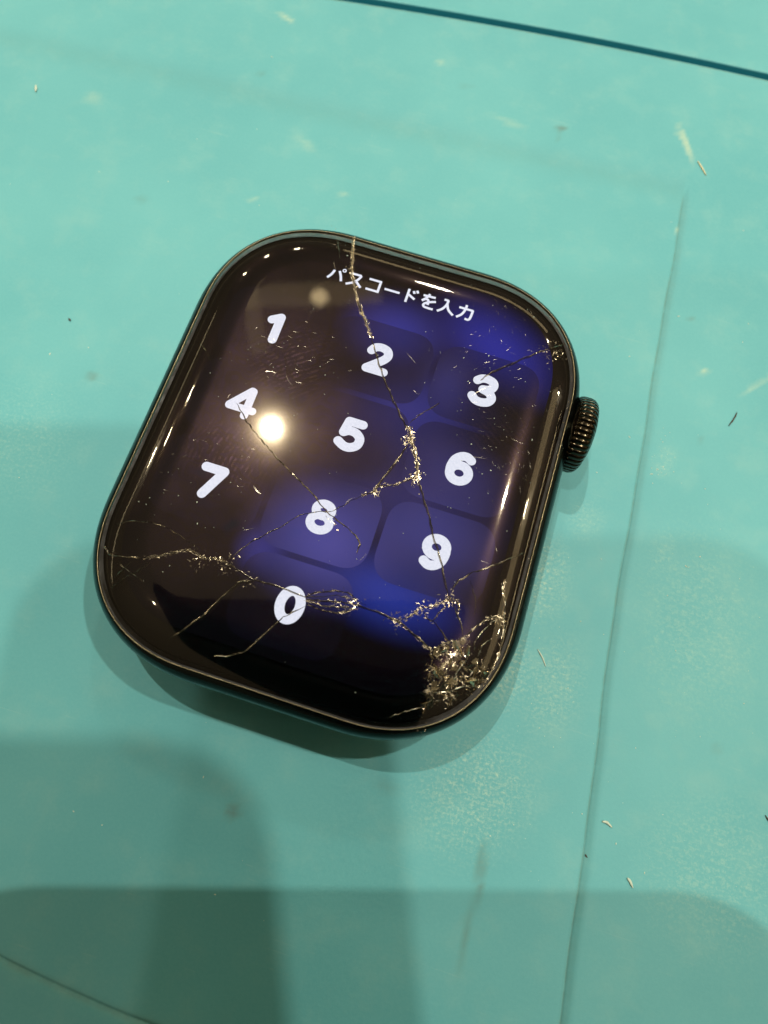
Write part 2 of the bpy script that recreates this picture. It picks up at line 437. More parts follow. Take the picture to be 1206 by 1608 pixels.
loft('back_crystal', [(10.0, 10.0, 10.0, 0.0), (11.2, 11.2, 11.2, 0.35), (11.8, 11.8, 11.8, 1.06)], M['back'], watch, cap_top=False, cap_bottom=True)

# domed cover glass and the black border printed under it
def dome_rings(drop, ins0, w, h, z0):
    out = []
    for k in range(29):
        t = GT + (math.pi / 2 - GT) * k / 28
        i = ins0 + w * (1 - math.cos(t) / math.cos(GT))
        out.append((GA - i, GB - i, GR - i, z0 + h * (math.sin(t) - math.sin(GT)) / (1 - math.sin(GT)) - drop))
    i = out[-1]
    for e in (0.6, 1.6, 3.0, 5.0):
        out.append((i[0] - e, i[1] - e, i[2] - e, i[3] + 0.0))
    return out
glass = loft('cover_glass', dome_rings(0, 0.0, GW, GH, GZ), M['glass'], watch)
loft('bezel', dome_rings(0.0, 0.30, 4.3, 1.08, 7.40), M['bezel'], watch)

# display
DZ = 8.86
display = loft('display', [(15.5, 18.9, 8.3, DZ - 0.05), (15.5, 18.9, 8.3, DZ)], M['display'], watch, smooth=False)

def flat(name, polys, z, mat, parent):
    verts, faces = [], []
    for i, p in enumerate(polys):
        b = len(verts)
        if isinstance(p, tuple):            # (left side, right side) of a ribbon
            L, Rr = p
            n = len(L)
            verts += [(x, y, z + i * 0.0015) for x, y in L] + [(x, y, z + i * 0.0015) for x, y in Rr]
            faces += [(b + j, b + n + j, b + n + j + 1, b + j + 1) for j in range(n - 1)]
        else:
            verts += [(x, y, z + i * 0.0015) for x, y in p]
            faces.append(tuple(range(b, b + len(p))))
    return mesh_obj(name, verts, faces, mat, parent)

def catmull(P, n=8, closed=False):
    out = []
    m = len(P)
    for i in range(m if closed else m - 1):
        g = (lambda k: P[k % m]) if closed else (lambda k: P[max(0, min(m - 1, k))])
        a, b, c, d = g(i - 1), g(i), g(i + 1), g(i + 2)
        for j in range(n):
            t = j / n
            out.append(tuple(0.5 * (2 * b[q] + (c[q] - a[q]) * t + (2 * a[q] - 5 * b[q] + 4 * c[q] - d[q]) * t * t + (3 * b[q] - a[q] - 3 * c[q] + d[q]) * t ** 3) for q in range(2)))
    if not closed: out.append(tuple(P[-1]))
    return out

def pen(P, w, closed=False, caps=True):
    """polygons of a pen stroke of width w along the points P"""
    if closed: P = P + [P[0]]
    L, Rr = [], []
    n = len(P)
    for i in range(n):
        if closed:
            a, c = P[(i - 1) % (n - 1)], P[(i + 1) % (n - 1)] if i < n - 1 else P[1]
            if i == n - 1: a = P[n - 2]
        else:
            a, c = P[max(0, i - 1)], P[min(n - 1, i + 1)]
        dx, dy = c[0] - a[0], c[1] - a[1]
        l = math.hypot(dx, dy) or 1
        nx, ny = -dy / l * w / 2, dx / l * w / 2
        L.append((P[i][0] + nx, P[i][1] + ny)); Rr.append((P[i][0] - nx, P[i][1] - ny))
    out = [(L, Rr)]
    if caps and not closed:
        for q in (P[0], P[-1]):
            out.append([(q[0] + w / 2 * math.cos(k * math.pi / 10), q[1] + w / 2 * math.sin(k * math.pi / 10)) for k in range(20)])
    return out

def ell(cx, cy, rx, ry, a0=0, a1=360, n=40):
    return [(cx + rx * math.cos(math.radians(a0 + (a1 - a0) * i / n)), cy + ry * math.sin(math.radians(a0 + (a1 - a0) * i / n))) for i in range(n + 1)]

DIG = {   # (points, kind): 'l' straight pieces, 'c' curve, 'o' closed
    '1': [([(-0.13, 0.73), (0.07, 0.865)], 'l'), ([(0.07, 0.865), (0.07, 0.135)], 'l')],
    '2': [([(-0.225, 0.70), (-0.15, 0.82), (0.0, 0.865), (0.16, 0.81), (0.215, 0.665), (0.15, 0.52), (0.0, 0.36), (-0.21, 0.15)], 'c'), ([(-0.21, 0.14), (0.235, 0.14)], 'l')],
    '3': [([(-0.22, 0.755), (-0.12, 0.84), (0.02, 0.865), (0.17, 0.81), (0.205, 0.69), (0.13, 0.57), (-0.03, 0.525)], 'c'), ([(-0.03, 0.525), (0.14, 0.47), (0.235, 0.33), (0.17, 0.19), (0.0, 0.135), (-0.15, 0.165), (-0.245, 0.26)], 'c')],
    '4': [([(0.14, 0.125), (0.14, 0.86)], 'l'), ([(0.11, 0.87), (-0.30, 0.32)], 'l'), ([(-0.30, 0.305), (0.29, 0.305)], 'l')],
    '5': [([(0.20, 0.865), (-0.14, 0.865)], 'l'), ([(-0.14, 0.865), (-0.19, 0.52)], 'l'), ([(-0.19, 0.52), (-0.06, 0.60), (0.11, 0.58), (0.235, 0.45), (0.22, 0.26), (0.08, 0.145), (-0.08, 0.14), (-0.245, 0.235)], 'c')],
    '6': [(ell(0, 0.36, 0.225, 0.222)[:-1], 'o'), ([(0.20, 0.79), (0.08, 0.86), (-0.06, 0.83), (-0.18, 0.70), (-0.23, 0.50), (-0.222, 0.34)], 'c')],
    '7': [([(-0.225, 0.86), (0.225, 0.86)], 'l'), ([(0.225, 0.85), (-0.08, 0.135)], 'l')],
    '8': [(ell(0, 0.685, 0.185, 0.165)[:-1], 'o'), (ell(0, 0.335, 0.225, 0.20)[:-1], 'o')],
    '0': [(ell(0, 0.5, 0.222, 0.362)[:-1], 'o')],
}
DIG['9'] = [([(-x, 1 - y) for x, y in p], k) for p, k in DIG['6']]
GX, GY, OX, OY = 9.985, 7.829, -0.206, 1.26
PLACE = {'1': (-1, 1), '2': (0, 1), '3': (1, 1), '4': (-1, 0), '5': (0, 0), '6': (1, 0), '7': (-1, -1), '8': (0, -1), '9': (1, -1), '0': (0, -2)}
H = 3.32
WT = {'4': 0.215, '8': 0.225, '1': 0.25, '7': 0.25}
for ch, (ix, iy) in PLACE.items():
    cx, cy = OX + ix * GX, OY + iy * GY
    o2 = outline(4.72, 3.66, 2.3, 2.4, 10, 2)
    mesh_obj('key_tile', [(cx + x, cy + y, DZ + 0.02) for x, y in o2], [tuple(range(len(o2)))], M['tile'], display)
    polys = []
    for pts, kind in DIG[ch]:
        P = [(cx + x * H * 1.10, cy + (y - 0.5) * H * 0.985) for x, y in pts]
        if kind == 'c': P = catmull(P)
        polys += pen(P, WT.get(ch, 0.246) * H, closed=(kind == 'o'))
    flat('digit', polys, DZ + 0.05, M['digit'], display)

CH = [   # the line of text across the top, one character after another
    [[(0.33, 0.72), (0.24, 0.42), (0.07, 0.14)], [(0.60, 0.74), (0.76, 0.44), (0.86, 0.14)], ('o', 0.85, 0.84, 0.085)],
    [[(0.14, 0.82), (0.76, 0.82)], [(0.76, 0.82), (0.62, 0.50), (0.38, 0.26), (0.07, 0.08)], [(0.55, 0.42), (0.92, 0.09)]],
    [[(0.14, 0.80), (0.84, 0.80)], [(0.80, 0.84), (0.80, 0.08)], [(0.11, 0.15), (0.84, 0.15)]],
    [[(0.07, 0.46), (0.93, 0.46)]],
    [[(0.34, 0.90), (0.34, 0.04)], [(0.34, 0.57), (0.78, 0.34)], [(0.60, 0.84), (0.68, 0.68)], [(0.77, 0.92), (0.86, 0.76)]],
    [[(0.14, 0.77), (0.82, 0.80)], [(0.47, 0.94), (0.34, 0.66), (0.14, 0.42)], [(0.14, 0.42), (0.33, 0.57), (0.48, 0.52), (0.52, 0.24)], [(0.90, 0.57), (0.52, 0.42), (0.30, 0.24), (0.38, 0.08), (0.86, 0.06)]],
    [[(0.26, 0.87), (0.49, 0.87)], [(0.48, 0.90), (0.46, 0.60), (0.30, 0.28), (0.05, 0.06)], [(0.49, 0.62), (0.64, 0.30), (0.95, 0.06)]],
    [[(0.09, 0.68), (0.88, 0.68)], [(0.86, 0.71), (0.83, 0.22), (0.74, 0.07), (0.55, 0.08)], [(0.46, 0.93), (0.44, 0.60), (0.32, 0.28), (0.08, 0.04)]],
]
CX = [-6.62, -4.76, -2.90, -1.12, 0.66, 2.44, 4.24, 6.06]
E_ = 1.72
for cx, strokes in zip(CX, CH):
    polys = []
    for st in strokes:
        if st[0] == 'o':
            P = [(cx + (x - 0.5) * E_, 16.36 + (y - 0.5) * E_) for x, y in ell(st[1], st[2], st[3], st[3], n=18)[:-1]]
            polys += pen(P, 0.065 * E_, closed=True)
            continue
        P = [(cx + (x - 0.5) * E_, 16.36 + (y - 0.5) * E_) for x, y in st]
        if len(P) > 2: P = catmull(P)
        polys += pen(P, 0.136 * E_, caps=False)
    flat('character', polys, DZ + 0.05, M['text'], display)

# digital crown: a wheel on a short neck, its edge cut into teeth
def lathe_x(name, prof, cy, cz, mat, parent, n=64):
    verts, faces = [], []
    for x, r in prof:
        for i in range(n):
            a = 2 * math.pi * i / n
            verts.append((x, cy + r * math.cos(a), cz + r * math.sin(a)))
    for j in range(len(prof) - 1):
        for i in range(n):
            k = (i + 1) % n
            faces.append((j * n + i, j * n + k, (j + 1) * n + k, (j + 1) * n + i))
    faces.append(tuple(range(len(verts) - n, len(verts))))
    return mesh_obj(name, verts, faces, mat, parent, True)
CY, CZ = 9.28, 5.45
crown = lathe_x('crown', [(18.57, 2.0), (18.59, 3.1), (18.65, 3.30), (18.8, 3.42), (19.9, 3.38), (20.15, 3.22), (20.35, 2.9), (20.45, 2.5), (20.48, 1.5)], CY, CZ, M['crown_glint'], watch)
lathe_x('crown_neck', [(17.9, 1.9), (18.35, 2.1), (18.42, 3.0), (18.5, 3.12), (18.57, 3.26), (18.6, 3.32)], CY, CZ, M['crown'], crown)
NT = 42
tp = [(18.59, 3.34), (18.66, 3.48), (18.84, 3.58), (19.1, 3.62), (19.7, 3.62), (19.98, 3.54), (20.22, 3.36), (20.40, 3.06), (20.50, 2.66)]
hw = math.pi / NT * 0.965
tv, tf = [], []
for x, r in tp:
    for a, dr in ((-hw, -0.09), (-hw * 0.93, -0.01), (0, 0.0), (hw * 0.93, -0.01), (hw, -0.09)):
        tv.append((x, (r + dr) * math.sin(a), (r + dr) * math.cos(a)))
for j in range(len(tp) - 1):
    for i in range(4):
        tf.append((j * 5 + i, j * 5 + i + 1, (j + 1) * 5 + i + 1, (j + 1) * 5 + i))
tf.append((0, 1, 2, 3, 4)); tf.append(tuple(range(len(tv) - 1, len(tv) - 6, -1)))
t0 = mesh_obj('crown_tooth', tv, tf, M['crown'], crown, True)
t0.location = (0, CY * S, CZ * S)
for i in range(1, NT):
    c = t0.copy()
    link(c, crown)
    c.rotation_euler = (2 * math.pi * i / NT, 0, 0)
lathe_x('crown_cap', [(20.44, 2.62), (20.56, 2.52), (20.62, 2.3), (20.64, 0.6)], CY, CZ, M['crown'], crown)

# ------------------------------------------------------------------ cracks in the cover glass
random.seed(7)
CR = {
  'main_a': [(-6.72,21.68), (-5.99,19.10), (-5.30,16.85), (-4.66,15.67), (-3.81,14.02), (-2.49,12.26), (-1.39,10.75)],
  'main_b': [(-1.39,10.75), (-0.21,8.96), (0.69,7.65), (2.39,5.44), (4.09,3.56), (4.41,3.47)],
  'main_c': [(4.41,3.47), (4.88,2.49), (5.88,0.70), (6.61,-0.96)],
  'main_d': [(6.61,-0.96), (7.87,-2.89), (9.24,-5.25), (10.16,-6.72), (11.07,-8.34), (11.86,-9.75)],
  'main_e': [(11.86,-9.75), (12.91,-10.99), (13.91,-12.64)],
  'br': [(4.35,3.65), (4.89,4.79), (5.59,5.60), (6.31,6.56)],
  'tri1': [(4.84,1.85), (4.30,0.05), (3.49,-2.47), (3.32,-3.18)],
  'tri2': [(2.45,-3.83), (3.32,-3.18), (3.54,-2.63), (4.98,-1.98), (5.97,-1.11), (6.41,-0.48)],
  'eight': [(2.53,-3.74), (1.48,-4.86), (0.54,-5.93), (-0.56,-6.35), (-1.88,-7.07), (-3.14,-8.58), (-4.51,-10.01), (-5.48,-11.29), (-6.17,-12.52)],
  'four': [(-10.67,0.89), (-9.47,-0.24), (-8.48,-0.99), (-6.46,-2.32), (-4.63,-3.38), (-1.51,-5.06), (0.09,-6.08), (1.52,-6.66), (3.40,-7.61), (3.60,-8.74)],
  'arch': [(-16.49,-12.49), (-15.62,-12.08), (-14.06,-11.61), (-12.52,-11.47), (-10.82,-11.77), (-9.34,-12.25), (-8.23,-12.80)],
  'left': [(-16.73,-14.44), (-16.33,-14.69), (-15.73,-14.94), (-14.17,-14.73), (-12.83,-14.45)],
  'left2': [(-12.83,-14.45), (-11.81,-13.96), (-10.56,-13.21), (-9.49,-12.70), (-8.17,-12.94), (-7.02,-12.63), (-6.19,-12.75)],
  'left3': [(-6.19,-12.75), (-5.15,-13.02), (-3.66,-13.32), (-1.04,-13.30), (0.82,-13.46)],
  'fan_out': [(4.48,-12.72), (6.22,-12.76), (8.46,-13.01), (10.40,-13.77), (11.59,-14.38)],
  'f1': [(0.69,-13.40), (1.66,-12.75), (2.84,-12.21), (3.87,-12.04), (4.77,-12.30)],
  'f2': [(0.72,-13.49), (1.78,-13.10), (3.22,-12.53), (4.28,-12.46), (5.67,-12.55)],
  'f3': [(0.87,-13.61), (2.13,-13.31), (3.37,-12.97), (4.51,-12.82)],
  'f4': [(0.93,-13.75), (2.26,-13.70), (3.52,-13.41), (4.50,-13.09)],
  'f5': [(1.09,-13.92), (2.36,-13.99), (3.57,-13.88), (4.36,-13.51), (4.67,-13.14)],
  'ul': [(-12.18,-14.52), (-12.89,-15.67), (-13.54,-16.23), (-14.31,-17.11), (-14.68,-17.52)],
  'ul2': [(-14.79,-15.43), (-13.41,-15.82), (-11.94,-16.31)],
  'dark': [(-3.60,-13.47), (-4.77,-14.01), (-5.66,-15.65), (-6.61,-17.51), (-7.56,-18.79), (-8.55,-19.96)],
  'zero': [(1.16,-13.95), (-0.11,-15.27), (-0.89,-16.37), (-2.23,-18.77), (-3.31,-19.56), (-4.66,-20.08)],
  'rt': [(11.97,-9.38), (12.20,-8.48), (12.44,-8.18), (13.24,-7.31), (14.57,-6.29), (16.27,-4.78), (17.16,-3.93)],
  'lf': [(11.98,-9.98), (11.30,-10.64), (10.73,-11.09), (9.97,-11.44), (9.25,-12.43), (8.34,-12.99)],
  'lf2': [(10.31,-11.66), (11.13,-12.10), (11.91,-10.12)],
  'lf3': [(11.13,-12.10), (12.53,-13.03), (13.48,-13.73)],
  'sm': [(12.47,-9.82), (12.86,-10.24), (12.94,-10.92)],
  'up1': [(13.94,-12.74), (14.59,-11.56), (15.46,-10.51), (16.34,-9.91)],
  'up2': [(15.14,-13.44), (14.89,-12.79), (15.07,-12.25), (15.62,-11.04), (16.41,-10.16)],
  'rim': [(15.97,-6.95), (16.14,-7.95), (16.50,-8.80), (16.78,-10.18), (17.05,-11.11), (17.17,-13.04), (16.90,-14.24)],
  'zl': [(11.49,-14.21), (11.95,-14.89), (12.05,-15.59), (12.74,-17.76), (12.45,-18.66)],
  'zl2': [(12.45,-18.66), (10.71,-19.81), (9.96,-20.40)],
  'ur': [(15.88,16.82), (15.13,15.84), (14.29,15.04), (12.61,13.48), (11.31,12.22), (10.02,10.98), (9.23,9.91)],
  'tl': [(-16.23,5.75), (-15.26,4.92), (-14.11,3.97)],
  'tp': [(-8.05,20.76), (-7.48,19.34), (-6.86,17.92)],
  'arc2': [(11.69,-14.35), (12.67,-13.52), (13.94,-12.74)],
}

#        name: (sideways run of the fracture face, splinters per mm, splinter size)
STYLE = {'main_a': (0.16, 46, 0.19), 'main_b': (0.15, 2, 0.07), 'main_c': (0.22, 40, 0.26), 'main_d': (0.22, 2.5, 0.08), 'main_e': (0.18, 8, 0.12),
         'br': (0.10, 6, 0.09), 'tri1': (0.24, 5, 0.10), 'tri2': (0.18, 22, 0.20), 'eight': (0.17, 1.0, 0.10), 'four': (0.24, 2.5, 0.08), 'arch': (0.06, 3, 0.05),
         'left': (0.10, 12, 0.10), 'left2': (0.14, 26, 0.17), 'left3': (0.18, 9, 0.13), 'fan_out': (0.22, 16, 0.18), 'f1': (0.12, 11, 0.10), 'f2': (0.12, 11, 0.12),
         'f3': (0.12, 11, 0.12), 'f4': (0.12, 11, 0.12), 'f5': (0.12, 11, 0.10), 'ul': (0.08, 3, 0.06), 'ul2': (0.06, 3, 0.05), 'dark': (0.36, 1.0, 0.07),
         'zero': (0.22, 1.5, 0.07), 'rt': (0.22, 7, 0.14), 'lf': (0.15, 24, 0.20), 'lf2': (0.12, 12, 0.14), 'lf3': (0.09, 4, 0.07), 'sm': (0.14, 26, 0.18),
         'up1': (0.16, 22, 0.16), 'up2': (0.12, 16, 0.12), 'rim': (0.14, 26, 0.17), 'zl': (0.12, 14, 0.14), 'zl2': (0.08, 6, 0.08), 'ur': (0.12, 7, 0.11),
         'tl': (0.06, 2, 0.05), 'tp': (0.08, 8, 0.08), 'arc2': (0.12, 18, 0.15)}
ZC = {'z1': [(11.5, -14.3), (12.6, -15.0), (13.6, -16.2), (14.6, -17.4)], 'z2': [(13.9, -12.9), (13.6, -14.4), (13.2, -16.0), (12.7, -18.4)], 'z3': [(12.2, -14.0), (13.6, -14.6), (15.2, -14.9), (16.7, -14.6)],
      'z4': [(14.9, -13.6), (14.2, -15.2), (13.9, -16.8), (13.4, -18.4)], 'z5': [(11.9, -16.4), (13.2, -16.2), (14.8, -15.6), (16.6, -15.3)], 'z6': [(12.2, -17.6), (13.6, -17.2), (15.2, -16.2), (16.4, -15.9)],
      'z7': [(15.6, -14.0), (15.3, -15.4), (15.1, -17.0)], 'z8': [(12.9, -13.4), (13.2, -14.6), (14.4, -15.6), (15.7, -16.4)], 'z9': [(16.2, -12.0), (15.6, -12.7), (15.5, -13.9)], 'z10': [(12.0, -15.2), (12.5, -16.4), (12.6, -17.6)],
      'z11': [(-13.6, -14.9), (-14.4, -16.2), (-14.9, -17.0)], 'z12': [(13.2, -8.0), (13.9, -9.2), (14.3, -10.6)]}
CR.update(ZC)
STYLE.update({k: (random.uniform(0.08, 0.2), 9, 0.11) for k in ZC})
STYLE['z11'] = (0.06, 2, 0.05); STYLE['z12'] = (0.05, 2, 0.05)
sv, sf = [], []          # all splinters
def splinter(x, y, size, along=None, lift=0.0, long=1.0):
    """a tiny tilted three- or four-sided chip lying in the glass surface"""
    nrm = glass_n(x, y)
    c = Vector((x, y, glass_z(x, y))) + nrm * (lift - 0.02)
    tilt = random.choice((0.15, 0.35, 0.5, 0.8))
    tn = (nrm * 0.5 + Vector((random.gauss(0, tilt), random.gauss(0, tilt), 0)) * 0.6 + Vector((0, 0, 0.5))).normalized()
    e1 = Vector(along).normalized() if along else Vector((random.gauss(0, 1), random.gauss(0, 1), 0)).normalized()
    e1 = (e1 - tn * e1.dot(tn)).normalized()
    e2 = tn.cross(e1)
    b = len(sv)
    st = random.uniform(1.0, 2.6) * long
    k = random.choice((3, 4, 4))
    for i in range(k):
        a = 2 * math.pi * (i + random.uniform(-0.3, 0.3)) / k
        q = c + e1 * (math.cos(a) * size * 0.5 * st) + e2 * (math.sin(a) * size * 0.30)
        sv.append(tuple(q))
    sf.append(tuple(range(b, b + k)))

def resample(P, step):
    out = []
    for i in range(len(P) - 1):
        a, b = Vector(P[i]), Vector(P[i + 1])
        n = max(1, int((b - a).length / step))
        out += [a + (b - a) * (j / n) for j in range(n)]
    return out + [Vector(P[-1])]

for name, P in CR.items():
    run, dens, size = STYLE[name]; run *= 0.8; dens *= 1.5 if name in ('main_a', 'main_c', 'left2', 'lf', 'tri2', 'f1', 'f2', 'f3', 'f4', 'f5', 'up1', 'rim') else 0.85
    Q = catmull([tuple(p) for p in P], 4) if len(P) > 2 else P
    Q = resample(Q, 0.28)
    n = len(Q)
    verts, faces = [], []
    side = random.choice((-1, 1))
    ph = random.uniform(0, 9)
    for i, q in enumerate(Q):
        a, b = Q[max(0, i - 1)], Q[min(n - 1, i + 1)]
        d = (b - a).normalized() if (b - a).length > 0 else Vector((1, 0))
        nr = Vector((-d.y, d.x))
        j = 0.0 if i in (0, n - 1) else random.uniform(-0.06, 0.06)
        top = q + nr * j
        taper = min(1, (i + 0.4) / 3, (n - 0.6 - i) / 3) if n > 4 else 0.8
        w = side * run * taper * (0.75 + 0.5 * mnoise.noise((i * 0.35, ph, 0))) + random.uniform(-0.03, 0.03)
        mid = top + nr * (w * 0.5 + random.uniform(-0.03, 0.03))
        bot = top + nr * w
        gn = glass_n(top.x, top.y)
        def at(p, deep): return tuple(Vector((p.x, p.y, glass_z(p.x, p.y))) + gn * deep)
        lw = (0.020 + 0.12 * run) * taper * random.uniform(0.5, 1.4) * (1.15 if name[:4] in ('main', 'four', 'left', 'rt', 'fan_', 'tri1', 'zero', 'dark') else 1.0)
        verts += [at(top - nr * lw, 0.003), at(top, 0.02 + 0.25 * lw * random.random()), at(top + nr * lw, 0.003), at(mid, -0.20 + random.uniform(-0.05, 0.05)), at(bot, -0.40)]
        if i < n - 1:
            k = 5 * i
            faces += [(k, k + 5, k + 6, k + 1), (k + 1, k + 6, k + 7, k + 2), (k + 1, k + 6, k + 8, k + 3), (k + 3, k + 8, k + 9, k + 4)]
    co = mesh_obj('crack', verts, faces, M['crack'], glass)
    co.data.materials.append(M['lip'])
    co.data.polygons.foreach_set('material_index', [1, 1, 0, 0] * (len(faces) // 4))
    length = sum((Q[i + 1] - Q[i]).length for i in range(n - 1))
    for _ in range(int(length * dens)):
        i = random.randrange(n - 1)
        d = Q[i + 1] - Q[i]
        t = random.random()
        if mnoise.noise((i * 0.22 + ph, 1.7, ph)) < -0.15 and dens < 20: continue
        nr = Vector((-d.y, d.x)).normalized()
        p = Q[i] + d * t + nr * (random.gauss(0, 0.45) * max(size, run * 0.6) + side * run * 0.3)
        if name[0] == 'f' and name != 'four':
            splinter(p.x, p.y, size * random.uniform(0.3, 0.7), (d.x, d.y, 0), long=random.uniform(2, 5)); continue
        splinter(p.x, p.y, size * random.uniform(0.25, 0.95), (d.x, d.y, 0) if random.random() < 0.6 else None)

# crushed corner: bigger shards one can tell apart, then fine splinters round them
ZONE = [(11.46, -14.31), (13.91, -12.86), (15.07, -13.56), (16.74, -14.35), (16.5, -15.75), (15.0, -17.15), (13.97, -18.13), (12.4, -18.82), (11.97, -15.68)]
def inside(x, y, P=ZONE):
    r = False
    for i in range(len(P)):
        (x1, y1), (x2, y2) = P[i], P[i - 1]
        if (y1 > y) != (y2 > y) and x < (x2 - x1) * (y - y1) / (y2 - y1) + x1: r = not r
    return r
hub = Vector((14.9, -15.8))
cnt = 0
while cnt < 70:
    x, y = random.uniform(11.4, 16.8), random.uniform(-18.9, -12.8)
    if not inside(x, y): continue
    cnt += 1
    nrm = glass_n(x, y)
    tn = (nrm + Vector((random.gauss(0, 0.35), random.gauss(0, 0.35), 0))).normalized()
    e1 = Vector((random.gauss(0.5, 0.9), random.gauss(0.3, 0.9), 0)).normalized()
    e1 = (e1 - tn * e1.dot(tn)).normalized(); e2 = tn.cross(e1)
    c = Vector((x, y, glass_z(x, y))) + nrm * random.uniform(0.0, 0.10)
    wide = cnt % 3 == 0
    l, w = random.uniform(0.5, 1.1), random.uniform(0.20, 0.42) if wide else random.uniform(0.04, 0.13)
    k = random.choice((4, 5))
    top = [c + e1 * (math.cos(2 * math.pi * (i + random.uniform(-.25, .25)) / k) * l * 0.6) + e2 * (math.sin(2 * math.pi * i / k) * w) for i in range(k)]
    low = [p - tn * 0.10 for p in top]
    mesh_obj('glass_shard', [tuple(p) for p in top + low], [tuple(range(k)), tuple(range(2 * k - 1, k - 1, -1))] + [(i, k + i, k + (i + 1) % k, (i + 1) % k) for i in range(k)], M['pane_shard' if wide else 'shard'], glass)
cnt = 0
while cnt < 600:
    x, y = random.uniform(11.2, 17.0), random.uniform(-19.2, -12.6)
    if not inside(x + random.gauss(0, 0.35), y + random.gauss(0, 0.35)): continue
    if mnoise.noise((x * 0.9, y * 0.9, 4.0)) < -0.12: continue
    cnt += 1
    fa = mnoise.noise((x * 0.45, y * 0.45, 9.0)) * 5 + random.gauss(0, 0.5)
    splinter(x, y, random.uniform(0.03, 0.13), (math.cos(fa), math.sin(fa), 0), random.uniform(0, 0.08), long=random.choice((1, 1, 2, 3)))
# knots where cracks meet, and chips along the edge of the glass
for (x, y, sp, k, sz) in ((4.7, 2.2, 0.28, 46, 0.22), (6.3, -1.2, 0.30, 40, 0.22), (3.45, -3.3, 0.20, 30, 0.2), (-6.3, -12.9, 0.45, 40, 0.2), (-8.6, -13.0, 0.45, 34, 0.17), (11.9, -10.2, 0.30, 40, 0.2),
                          (8.3, -13.1, 0.35, 40, 0.2), (10.2, -11.6, 0.5, 40, 0.2), (1.0, -6.8, 0.40, 12, 0.2), (3.6, -13.0, 0.6, 60, 0.16), (4.6, -12.9, 0.35, 40, 0.2), (-3.7, -13.6, 0.5, 26, 0.15),
                          (15.2, 15.3, 0.55, 46, 0.16), (14.3, 14.4, 0.5, 30, 0.14), (-8.0, 20.4, 0.8, 40, 0.10), (-5.5, 17.0, 0.2, 20, 0.16), (16.4, -10.2, 0.3, 30, 0.16), (12.8, -19.4, 0.7, 20, 0.14), (9.0, 17.2, 1.2, 16, .07), (11.2, 15.9, .7, 16, .07)):
    for _ in range(k):
        splinter(x + random.gauss(0, sp), y + random.gauss(0, sp), sz * random.uniform(0.4, 1.1))
ol = outline(GA - 0.18, GB - 0.18, GR - 0.18)
for i in range(190):
    x, y = random.choice(ol)
    if not (x > 8 or y < -9 or (y > 18 and x < -3)): continue
    if random.random() < 0.35: continue
    splinter(x + random.gauss(0, 0.05), y + random.gauss(0, 0.05), random.uniform(0.04, 0.11))
o = mesh_obj('glass_splinters', sv, sf, M['glint'], glass); o['kind'] = 'stuff'

# dust and hairline scratches on the glass
dv, df = [], []
def fleck(V, F, c, n, size, stretch=1.0, ang=None):
    n = Vector(n); a = random.uniform(0, 6.28) if ang is None else ang
    e1 = Vector((math.cos(a), math.sin(a), 0)); e1 = (e1 - n * e1.dot(n)).normalized(); e2 = n.cross(e1)
    b = len(V); c = Vector(c)
    ring = [c + e1 * (math.cos(i * 1.2566) * size * stretch * random.uniform(.7, 1.2)) + e2 * (math.sin(i * 1.2566) * size * random.uniform(.7, 1.2)) for i in range(5)]
    V += [tuple(p) for p in ring] + [tuple(c + n * size * 0.7)]
    for i in range(5): F.append((b + i, b + (i + 1) % 5, b + 5))
spots = [(-10, 6, 4, 30), (-11, -8.8, 3, 26), (10, 8, 4, 40), (13, 0, 2.5, 26), (0, 0, 12, 50), (8, 14, 4, 26), (3, -8, 7, 20)]
for (x, y, s, k) in spots:
    for _ in range(k):
        px, py = random.gauss(x, s), random.gauss(y, s)
        if glass_inset(px, py) < 1.0: continue
        fleck(dv, df, (px, py, glass_z(px, py) + 0.004), glass_n(px, py), random.choice((0.014, 0.02, 0.02, 0.028, 0.045)), random.choice((1, 1, 2)))
o = mesh_obj('dust', dv, df, M['dust'], glass); o['kind'] = 'stuff'
rv, rf = [], []
def scratch(x, y, l, ang, w=0.02):
    a = math.radians(ang); n = 5; bend = random.uniform(-0.1, 0.1) * l
    b = len(rv)
    for i in range(n):
        t = i / (n - 1) - 0.5
        px, py = x + math.cos(a) * l * t - math.sin(a) * bend * (1 - 4 * t * t), y + math.sin(a) * l * t + math.cos(a) * bend * (1 - 4 * t * t)
        ww = w * (1 - 3.4 * t * t)
        z = glass_z(px, py) + 0.006
        rv.append((px - math.sin(a) * ww / 2, py + math.cos(a) * ww / 2, z + random.uniform(0, .01))); rv.append((px + math.sin(a) * ww / 2, py - math.cos(a) * ww / 2, z))
        if i < n - 1: rf.append((b + 2 * i, b + 2 * i + 1, b + 2 * i + 3, b + 2 * i + 2))
scratch(-8.9, 4.6, 1.1, 12, 0.06); scratch(-7.0, 4.4, 1.3, -42, 0.045); scratch(-6.1, -6.1, 1.0, -30, 0.10); scratch(4.2, -8.9, 0.9, 62, 0.05)
scratch(14.6, -4.8, 0.6, -55, 0.05); scratch(13.9, -6.2, 0.7, -5, 0.04); scratch(-7.0, 17.0, 1.0, -60, 0.05); scratch(1.6, -4.6, 0.9, 55, 0.07); scratch(9.6, 8.8, 2.2, 48, 0.05)
scratch(11.0, 2.6, 1.4, 10, .03); scratch(-5.5, -9.5, 1.0, 30, .04); scratch(2.6, 10.0, 1.4, -35, .03)
